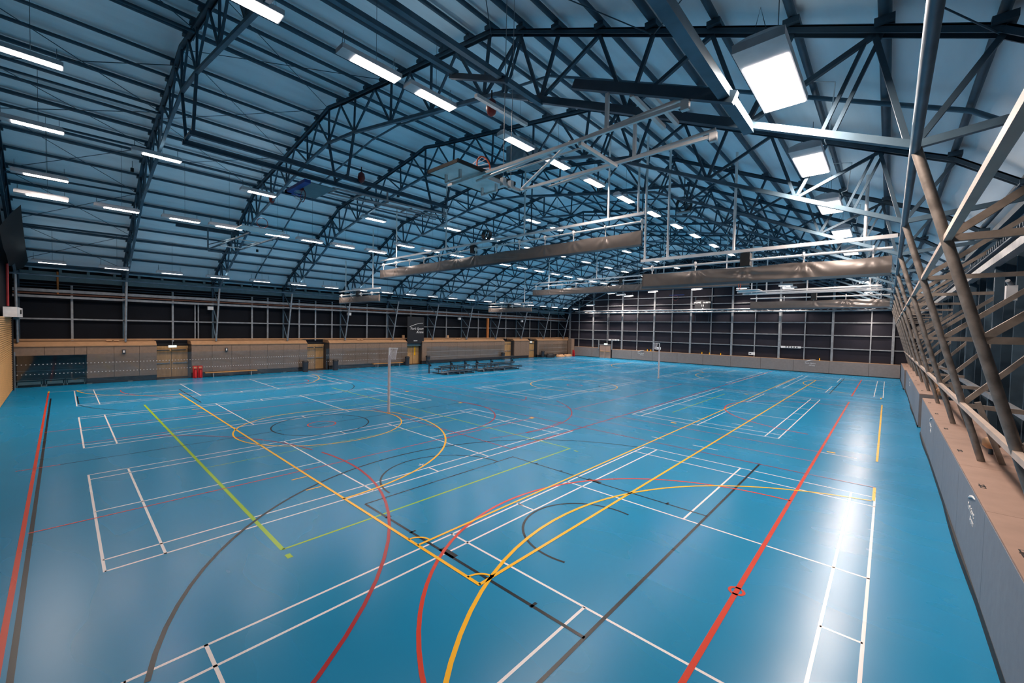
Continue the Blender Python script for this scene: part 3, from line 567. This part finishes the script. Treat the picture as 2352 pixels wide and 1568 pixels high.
for x0, x1, z, lab in ((.35,2.2,2.68,'row of small white switches on the far wall rail at the right'), (-21.3,-19.6,2.72,'row of small white switches on the far wall rail above the door')):
    t = thing('switch_row', lab, 'switch panel', ((x0+x1)/2, YF-.2, z), absolute=True); MB().box((x0,YF-.25,z-.12),(x1,YF-.2,z+.1)).build('panel', M['whitep'], t)
    for k in range(5): MB().cb((x0+.5+k*.25,YF-.26,z+.0),(.12,.02,.12)).build('socket', M['banner'], t)
    MB().box((x0-.05,YF-.24,z),(x0,YF-.2,6.6)).build('conduit', M['lsteel'], t)
for i, x in enumerate((-15.3,-14.8,-5.9+0,-7.2,-8.1,3.9)):
    tag(MB().box((x-.04,YF-.22,1.37),(x+.04,YF-.14,1.6)).build('small_hook', M['yellow']), 'tiny yellow tag on top of the far wall pads, %s of six' % ORD[i], 'tag', 'yellow tags')

# ================================================================== LUMINAIRES
def lamp_proto(L_, W_, body):
    h = .11; mb = MB().box((-W_/2-.03, -L_/2-body, 0), (W_/2+.03, L_/2+.03, h)).mesh('housing', M['lamp'])
    top = MB(); top.add([(-W_/2-.02,-L_/2-body,h),(W_/2+.02,-L_/2-body,h),(W_/2+.02,L_/2+.02,h),(-W_/2-.02,L_/2+.02,h),(-W_/4,-L_/2-body+.05,h+.07),(W_/4,-L_/2-body+.05,h+.07),(W_/4,L_/2-.05,h+.07),(-W_/4,L_/2-.05,h+.07)], [(4,5,6,7),(0,1,5,4),(1,2,6,5),(2,3,7,6),(3,0,4,7)])
    df = MB().box((-W_/2, -L_/2, -.012), (W_/2, L_/2, -.001)).mesh('diffuser', M['glow'])
    wr = [MB().tube([(-.08,y,h+.05),(0,y,h+.4),(.08,y,h+.05)], .006, 4).mesh('hanging_wire', M['dsteel']) for y in (-L_/2-body+.1, L_/2-.1)]
    ld = bpy.data.lights.new('lamp', 'AREA'); ld.shape = 'RECTANGLE'; ld.size = W_; ld.size_y = L_; ld.energy = LAMP_W; ld.color = LAMP_COL; ld.spread = math.radians(180 if W_ > .5 else 150)
    return (mb, top.mesh('reflector', M['lamp']), df, wr, ld)
PR_ = {'R': lamp_proto(1.45,.52,.42), 'M': lamp_proto(1.2,.31,.34), 'E': lamp_proto(1.02,.2,.28)}
UPL = bpy.data.lights.new('ceiling_fill', 'AREA'); UPL.shape = 'RECTANGLE'; UPL.size = .2; UPL.size_y = 1.0; UPL.energy = LAMP_W*.022; UPL.color = (.76, .93, 1)   # added cool fill aimed up to brighten the lining, not a real lamp
def lum(kind, x, y, z, label, group, power=None, spread=None):
    t = thing('ceiling_light', label, 'ceiling light', (x, y, z), group=group); hb, tp, df, wr, ld = PR_[kind]
    obj('housing', hb, t); obj('reflector', tp, t); obj('diffuser', df, t)
    [obj('hanging_wire', w_, t) for w_ in wr]
    if power:
        ld = ld.copy(); ld.energy = power
        if spread: ld.spread = math.radians(spread)
    MB_ = MB().tube([(0, 0, .18), (0, 0, max(.3, roof(x-C0)+.1-z))], .006, 4); obj('suspension_wire', MB_.mesh('suspension_wire', M['dsteel']), t)
    up = bpy.data.objects.new('ceiling_fill', UPL); S.collection.objects.link(up); up.parent = t; up.location = (0, 0, .2); up.rotation_euler[0] = math.pi
    lo = bpy.data.objects.new('lamp', ld); S.collection.objects.link(lo); lo.parent = t; lo.location = (0, 0, -.02); return t
ROWS = [('E', -25.3, 7.15, [-.77+2.6*k for k in range(21)], 'low above the left wall'),
 ('M', -21.95, 10.08, [-.87,1.82,4.56,6.8,9.6,11.9,14.35,17.1], 'second row up the left slope'),
 ('M', -20.6, 10.7, [18.9,21.55,24.4,27.6,30.9,33.6,36.6,39.7,42.4,45.4,48.3,51.2,54.5,57.5,60], 'in the far left slope row'),
 ('M', -16.5, 11.8, [-1.02,2.84,20.5,25.0,30.0,35.0,40.0,45.0,49.4,55,60], 'third row up the left slope'),
 ('M', -18.1, 11.6, [7.52,14.77], 'between second and third rows'),
 ('M', -11.6, 12.48, [-1.05,24.5,27.6,34.5,40.1,47.5,54,60], 'just left of the ridge'),
 ('M', -2.87, 12.05, [2.75,6.25,8.55,13.02,15.82,19.16,22.8,26.8,31.0,35.0,40.0,45.5,51,57,62], 'just right of the ridge'),
 ('R', 7.55, 8.56, [8.33,13.03,17.87,22.9,28.3,33.8,39.5,45.0,50.5,56.0], 'in the bright right row')]
for kind, x, z, ys, where in ROWS:
    sc = {'E': 1, 'M': .8 if x > -3 else .87, 'R': .89}[kind]      # how far each row hangs below the lining
    for k, y in enumerate(ys):
        if kind == 'R' and k == 0: sc_ = .8
        else: sc_ = sc
        lum(kind, CX+(x-CX)*sc_, CY+(y-CY)*sc_, CZ+(z-CZ)*sc_, 'glowing strip light %s, %s from near end' % (where, ORD[k]), 'ceiling lights', {'R': LAMP_W*2.1, 'M': LAMP_W*.68, 'E': LAMP_W*.35}[kind])
lum('M', -16.55, -.82, 9.85, 'white glowing strip light apart from the rows near the near left corner', 'ceiling lights')
for k, (x, z) in enumerate(((-24.0,7.8),(-20.5,9.4),(-19.1,9.15),(-17.9,8.9),(-14.4,9.35),(-8.7,9.4),(-3.6,9.3),(.6,9.4),(1.0,9.1),(7.7,7.0))):
    t = lum('E', x, 53.1, z, 'small light washing the far wall, %s from the left' % ORD[k], 'far wall lights', LAMP_W*1.3, 95); t.rotation_euler[2] = math.pi/2
# thin cable runs feeding the right row
mb = MB()
for i in range(9):
    y0 = 8.9+4.9*i; mb.tube([(7.95,y0,8.75),(8.3,y0+.6,8.75+.12),(8.15,y0+1.6,8.4),(7.9,y0+3.2,8.8),(7.95,y0+4.4,8.75)], .012, 5)
tag(mb.build('cable_run', M['whitep']), 'thin looping pale cable beside the bright right row of lights', 'cable')

# ================================================================== DIVIDER CURTAINS
def curtain(y, x0, x1, z0, z1, label, tz, poles, shaft=True):
    t = thing('divider_curtain', label, 'curtain', ((x0+x1)/2, y, z0), absolute=True, group='raised divider curtains')
    mb = MB(); n = int((x1-x0)/.07); vs = []; m = 12
    for side in (-1, 1):
        for i in range(n+1):
            x = x0+(x1-x0)*i/n
            for j in range(m+1):
                f = j/m; g_ = math.sin(math.pi*f)
                d_ = ((x-x0-.4+.85) % 1.7)-.85; st = math.exp(-(d_/.45)**2)*(1 if math.sin(x*.8+y) > -.2 else .2)
                bul = .022*g_+.02*g_*math.sin(x*1.3+side+y)+.03*g_*st*math.cos(9*math.atan2(1-f+.15, d_*1.6+.01))+.022*g_*max(0, math.sin(x*.55+y*.3))**3*math.sin(f*11+x*2.2)
                vs.append((x, y+side*(.045+bul), z0+(z1-z0)*f-.04*math.sin(math.pi*((x-x0) % 2.6)/2.6)*(f)))
    H = (n+1)*(m+1); fs = []
    for sd in (0, 1):
        for i in range(n):
            for j in range(m):
                a = sd*H+i*(m+1)+j; q = (a, a+m+1, a+m+2, a+1); fs.append(q if sd == 0 else q[::-1])
    mb.add(vs, fs, 0, True); mb.build('folded_sheet', M['vinyl'], t)
    MB().box((x0, y-.07, z0-.05), (x1, y+.07, z0+.03)).build('bottom_bar', M['dsteel'], t)
    for q in (x0, x1-.02): MB().box((q, y-.07, z0), (q+.02, y+.07, z1)).build('end_flap', M['vinyl'], t)
    MB().box((x0-.1, y-.05, tz-.06), (x1+.1, y+.05, tz+.05)).build('track', M['alu'], t)
    MB().tube([(x0, y-.02, tz-.35), (x1, y-.02, tz-.35)], .045, 10).build('winding_shaft', M['alu'], t)
    x = x0+.4
    while x < x1:
        MB().tube([(x-.02, y-.02, tz-.35), (x+.02, y-.02, tz-.35)], .12, 12).build('pulley', M['alu'], t); MB().box((x-.02, y-.03, z1-.03), (x+.02, y+.0, tz-.35)).build('strap', M['alu'], t); x += 1.7
    xm = (x0+x1)/2; MB().box((xm-.15, y-.15, tz-.55), (xm+.15, y+.15, tz-.1)).build('motor', M['rubber'], t)
    for q, zt in poles: MB().tube([(q, y, tz), (q, y, roof(q-C0)+.3)], .045, 10).build('drop_pole', M['alu'], t)
for y, who in ((15.9, 'nearer'), (34.0, 'farther')):
    curtain(y, -26.1, -19.5, 5.95, 6.45, 'short low grey curtain pack at the left wall end of the %s divider' % who, 6.95, [(-25,9.45),(-20.5,11.25)])
    curtain(y, -19.3, 1.5, 7.66, 8.27, 'long high grey curtain pack in the middle of the %s divider' % who, 8.98, [(-17.2,12),(-11.5,12.6),(-5.0,12.4),(-.1,12),(1.3,11.8)])
    curtain(y, 1.6, 9.22, 5.9, 6.44, 'low dark grey curtain pack at the right end of the %s divider' % who, 7.0, [(1.65,8.95),(2.6,10.8),(5.0,9.6),(8.6,8.0)])

# ================================================================== BACKBOARD FRAMES
def ring(parent, c, ax, r=.23, m='orange', net=True):
    c = Vector(c); ax = Vector(ax).normalized(); u = ax.cross(Vector((.3,.9,.1))).normalized(); v = ax.cross(u)
    MB().tube([c+u*(r*math.cos(t*math.pi/12))+v*(r*math.sin(t*math.pi/12)) for t in range(24)], .016, 8, closed=True).build('hoop', M[m], parent)
    if net:
        mb = MB()
        for k in range(12):
            t = k*math.pi/6; a = c+u*(r*math.cos(t))+v*(r*math.sin(t)); b = c-ax*.3+u*(r*.6*math.cos(t+.26))+v*(r*.6*math.sin(t+.26)); mb.tube([a, b], .006, 4)
        mb.build('hoop_net', M['net'], parent)
t = thing('basketball_backboard', 'large folded up white backboard with orange hoop and long white arms', 'basketball backboard', (2, 6.2, 7.6), absolute=True)
MB().box((1.25,5.32,7.62),(2.28,7.12,7.66)).build('board', M['alu'], t); mb = MB()
for a, b in (((1.23,5.3,7.6),(2.3,5.32,7.68)), ((1.23,7.12,7.6),(2.3,7.14,7.68)), ((2.28,5.3,7.6),(2.31,7.14,7.68)), ((1.22,5.3,7.6),(1.25,7.14,7.68))): mb.box(a, b)
mb.build('board_edging', M['rubber'], t); ring(t, (2.15,6.2,7.82), (1,0,0), .21); MB().box((2.08,6.1,7.66),(2.2,6.3,7.72)).build('hoop_bracket', M['orange'], t)
for y0 in (6.03, 7.4):
    xe = 1.08 if y0 < 7 else 2.16
    MB().bar((xe,y0,7.56), (6.8,y0,7.56), .055, .06).build('long_arm', M['alu'], t); MB().tube([(xe+.9,y0+.12,7.5),(6.8,y0+.12,7.72)], .035, 8).build('lower_tube', M['alu'], t)
    MB().box((6.74,y0-.04,7.46),(6.86,y0+.04,7.62)).build('hinge_bracket', M['alu'], t)
MB().bar((5.45,6.03,8.2), (5.45,6.03,7.6), .06).build('drop_leg', M['alu'], t); MB().bar((5.3,7.4,8.45), (5.3,7.4,7.6), .06).build('drop_leg', M['alu'], t)
for a, b in (((2.2,6.03,7.56),(2.2,7.4,7.56)), ((4.9,6.03,7.5),(4.9,7.4,7.5))): MB().bar(a, b, .07).build('cross_tube', M['alu'], t)
MB().tube([(2.3,7.4,7.6),(4.7,6.03,7.6)], .03, 8).build('diagonal_stay', M['alu'], t); MB().tube([(2.9,6.2,7.5),(4.7,6.6,7.7)], .02, 6).build('diagonal_stay', M['alu'], t)
for y in (5.65, 6.8): MB().box((1.45,y-.03,7.45),(1.5,y+.03,7.62)).build('board_bracket', M['alu'], t); MB().box((1.95,y-.03,7.45),(2.0,y+.03,7.62)).build('board_bracket', M['alu'], t); MB().box((1.45,y-.02,7.42),(2.0,y+.02,7.46)).build('board_bracket', M['alu'], t)
for y in (6.4, 6.65): MB().tube([(2.6,y,7.55),(2.6,y,12.2)], .008, 5).build('lifting_cable', M['lsteel'], t); MB().box((2.55,y-.05,7.32),(2.65,y+.05,7.5)).build('pulley_block', M['whitep'], t)
for x in (5.9, 6.15): MB().bar((x,6.03,8.02),(x,7.4,7.98), .07).build('guide_rail', M['alu'], t)
t = thing('basketball_backboard', 'folded transparent backboard with blue padding and red hoop under the twin beams', 'basketball backboard', (-7.9, 6.5, 9.5), absolute=True)
MB().box((-8.85,5.75,9.38),(-7.0,6.85,9.41)).build('board', M['teal'], t); MB().box((-8.95,5.68,9.34),(-6.95,5.9,9.46)).build('board_padding', M['blue'], t)
MB().box((-8.95,5.68,9.34),(-8.75,6.3,9.46)).build('board_padding', M['blue'], t)
ring(t, (-7.95,6.0,9.1), (0,1,0), .23, 'dred'); MB().box((-8.05,5.9,9.28),(-7.85,6.0,9.4)).build('hoop_bracket', M['dred'], t)
for x in (-7.9,-7.1): MB().bar((x,6.8,9.45),(x,12.4,9.62), .06).build('long_arm', M['lsteel'], t); MB().bar((x,8.2,9.3),(x,12.4,9.5), .04).build('lower_tube', M['lsteel'], t)
for y in (7.0,8.0,9.2,10.4,11.6): MB().bar((-7.95,y,9.46),(-7.05,y,9.46), .05).build('cross_tube', M['lsteel'], t)
for y in (9.2,12.3): MB().bar((-7.13,y,9.45),(-7.13,y,9.95), .06).build('drop_leg', M['lsteel'], t)
t = thing('basketball_backboard', 'folded white backboard with dark hoop on the left roof slope', 'basketball backboard', (-13.1, 6, 8.5), absolute=True)
MB().box((-13.6,5.1,8.48),(-12.55,6.9,8.52)).build('board', M['alu'], t); ring(t, (-12.8,6.0,8.8), (1,0,0), .23, 'dred', False)
for y0 in (5.75, 7.0):
    MB().bar((-13.8,y0,8.44),(-22.3,y0,8.6), .07).build('long_arm', M['steel'], t); MB().tube([(-14.6,y0,8.4),(-22.3,y0,8.9)], .03, 8).build('lower_tube', M['steel'], t)
    MB().bar((-22.3,y0,8.55),(-22.3,y0,9.9), .07).build('drop_leg', M['steel'], t)
for x in (-16.5,-19.5,-22.3): MB().bar((x,5.75,8.5),(x,7.0,8.5), .05).build('cross_tube', M['steel'], t)
MB().box((-22.5,4.2,9.75),(-22.3,7.4,9.95)).build('support_beam', M['dsteel'], t)
for i, (x, lab) in enumerate(((-11.0,'small far blue backboard with red hoop near the far wall'),)):
    t = thing('basketball_backboard', lab, 'basketball backboard', (x, 50.5, 8), absolute=True)
    MB().box((-10.9,50.2,8.55),(-9.1,50.25,8.62)).build('board', M['blue'], t); ring(t, (-10.0,49.9,8.2), (0,1,0), .3, 'dred', False)
t = thing('basketball_backboard', 'folded far white backboard frame beside the farther curtain at the right', 'basketball backboard', (3, 29, 7), absolute=True)
MB().box((2.2,27.6,6.7),(3.4,29.4,6.75)).build('board', M['alu'], t); ring(t, (2.2,28.4,7.1), (1,0,0), .23, 'orange', False)
for y in (27.9, 29.2): MB().bar((2.2,y,6.6),(8.9,y,6.7), .08).build('long_arm', M['alu'], t); MB().bar((8.4,y,6.7),(8.4,y,roof(8.4-C0)+.32), .06).build('drop_leg', M['alu'], t)
# small hung housings and fans
for x, y, z, lab in ((1.5,7.05,9.75,'dark red pear shaped housing hanging beside the white channel'), (-6.95,7.9,10.15,'dark red housing on the twin beams'), (-16.0,7.4,10.9,'dark red housing hanging on the left slope truss')):
    t = thing('reel_housing', lab, 'housing', (x, y, z), group='dark red housings')
    MB().tube([(0,0,.2),(0,0,.12),(0,0,-.05),(0,0,-.2),(0,0,-.26)], [.03,.12,.15,.1,.02], 14).build('shell', M['dred'], t); MB().tube([(0,0,.2),(0,0,.4)], .02, 6).build('hook', M['rubber'], t)
def fan(x, y, z, label):
    t = thing('roof_fan', label, 'fan', (x, y, z), group='black roof fans')
    MB().tube([(0,-.15,0),(0,.15,0)], .32, 18, cap=False).build('shroud', M['rubber'], t); MB().cb((0,0,-.36),(.6,.3,.05)).build('base', M['lsteel'], t)
    for k in range(5): a = k*math.pi*.4; MB().bar((0,0,0),(.28*math.cos(a),0,.28*math.sin(a)), .09, .015).build('blade', M['rubber'], t)
    MB().tube([(0,0,.3),(0,0,1.2)], .02, 6).build('hanger_rod', M['dsteel'], t)
fan(2.3, 18.3, 9.75, 'black round fan hanging right of the ridge above the nearer curtain'); fan(-9.6, 17.6, 9.9, 'black fan hanging near the ridge left of the nearer curtain poles')
tag(MB().box((-4.6,14.0,12.0),(-3.5,15.6,12.75)).build('air_unit', M['lsteel']), 'grey square duct box above a strip light beside the ridge', 'air unit')
tag(MB().tube([(-5.8,17.4,12.3),(-5.8,17.4,9.6),(-4.9,17.4,9.6)], .04, 8).build('drop_pipe', M['dsteel']), 'thin dark pipe dropping from the roof behind the white backboard', 'pipe')
for k, (x, y) in enumerate(((-24.2,9.0),(-14.0,14.0),(-20.5,24.0),(-19.0,2.0))):
    z = roof(x-C0)-.35
    t = thing('roof_sensor', 'small black sensor hanging under the left roof slope, %s of four' % ORD[k], 'sensor', (x, y, z), group='small roof sensors'); MB().cb((0,0,0),(.14,.12,.18)).build('body', M['rubber'], t); MB().tube([(0,0,.08),(0,0,.45)], .01, 5).build('cord', M['rubber'], t)

# ================================================================== NETBALL POSTS, BLEACHER, FAR CORNER CLUTTER
def netball(x, y, label, d):
    t = thing('netball_post', label, 'netball post', (x, y, 0), group='netball posts')
    MB().tube([(0,0,.02),(0,0,2.72)], .062, 14).build('foam_sleeve', M['post'], t); MB().tube([(0,0,2.72),(0,0,3.05)], .035, 10).build('pole', M['alu'], t)
    MB().bar((0,0,3.05),(d*.16,.0,3.05), .025).build('arm', M['alu'], t); c = Vector((d*.36,0,3.05)); r = .19
    MB().tube([c+Vector((r*math.cos(k*math.pi/10), r*math.sin(k*math.pi/10), 0)) for k in range(20)], .009, 6, closed=True).build('ring', M['alu'], t)
    mb = MB()
    for k in range(14):
        for s in (-1, 1):
            pts = []
            for j in range(7):
                f = j/6; a = k*math.tau/14+s*f*1.1; rr = r*(1-.5*f**.7); pts.append(c+Vector((rr*math.cos(a), rr*math.sin(a), -.52*f)))
            mb.tube(pts, .0045, 4, cap=False)
    mb.build('net', M['net'], t)
    MB().tube([(0,0,0),(0,0,.03)], .09, 14).build('floor_socket', M['mdf'], t)
netball(-7.9, 9.85, 'near white netball post with hanging net, standing left of centre', 1); netball(-5.5, 34.8, 'far white netball post with hanging net before the far wall pads', -1)
t = thing('bleacher', 'folding metal bleacher with dark seat planks standing on the left of the floor', 'bleacher', (-19.8, 25.6, 0), absolute=True)
RW = [(-18.4, .22, 'seat'), (-18.85, .2, 'foot'), (-19.3, .48, 'seat'), (-19.7, .45, 'foot'), (-20.4, .95, 'seat')]
for sgn, (a, b) in enumerate(((21.3, 24.9), (25.5, 31.0))):
    o_ = .5*sgn
    for x, z, dy, nm, m in ((-18.25,.34,.3,'seat_plank','seat'), (-18.7,.17,0,'foot_plank','lsteel'), (-19.1,.66,.1,'seat_plank','seat'), (-19.5,.45,-.1,'foot_plank','seat')):
        MB().box((x-.15, a+dy, z), (x+.15, b-.2+dy, z+.055)).build(nm, M[m], t)
        MB().box((x+.1, a+dy, z-.11), (x+.13, b-.2+dy, z-.04)).build('stiffener', M['dsteel'], t)
    for y in (a+.3, a+1.6, (a+b)/2+.3, b-.3):
        for x, z in ((-18.2,.34), (-19.05,.66), (-19.5,.45)): MB().box((x-.03,y-.03,0),(x+.03,y+.03,z)).build('leg', M['lsteel'], t)
        MB().bar((-18.2,y,.05), (-20.3,y,.05), .06).build('base_rail', M['seat'], t)
MB().box((-20.5,21.0,.98),(-20.1,32.2,1.16)).build('top_plank', M['seat'], t); MB().box((-20.4,21.0,.86),(-20.35,32.2,.92)).build('back_rail', M['teal'], t)
for y in (21.2,23.6,25.3,26.8,28.8,31.8):
    MB().box((-20.35,y-.05,0),(-20.25,y+.05,1.0)).build('tall_leg', M['dsteel'], t); MB().tube([(-20.1,y-.03,.72),(-20.1,y+.03,.72)], .09, 12).build('wheel', M['rubber'], t)
for i, (x, y, h, m, lab) in enumerate(((-27.0,47.55,.55,'rubber','dark covered bundle at the far left wall'), (-26.8,49.75,.34,'mdf','tan folded mat beside the dark bundle'), (-26.9,51.9,.32,'mdf','flat tan mat on the floor near the far corner'))):
    mb = MB(); vs = []
    for j, (sx, sz) in enumerate(((1,0),(1,.6),(.75,1),(.3,.9))):
        for k in range(8): a = k*math.tau/8; vs.append((x+.5*sx*math.cos(a), y+.9*sx*math.sin(a), h*sz+.04*math.sin(3*a+j)*(sz > 0)))
    mb.add(vs, [(j*8+k, j*8+(k+1) % 8, j*8+8+(k+1) % 8, j*8+8+k) for j in range(3) for k in range(8)]+[tuple(range(24, 32))], 0, True); tag(mb.build('equipment_bundle', M[m]), lab, 'equipment')
t = thing('extinguisher_stand', 'red fire point standing in the far left corner', 'extinguisher stand', (-26.4, 52.9, 0), absolute=True); MB().box((-26.65,52.7,0),(-26.6,53.2,.95)).build('back_plate', M['redp'], t); MB().tube([(-26.45,52.95,0),(-26.45,52.95,.6)], .09, 10).build('cylinder', M['redp'], t)
for o in S.objects:
    if '_abs' in o: del o['_abs']
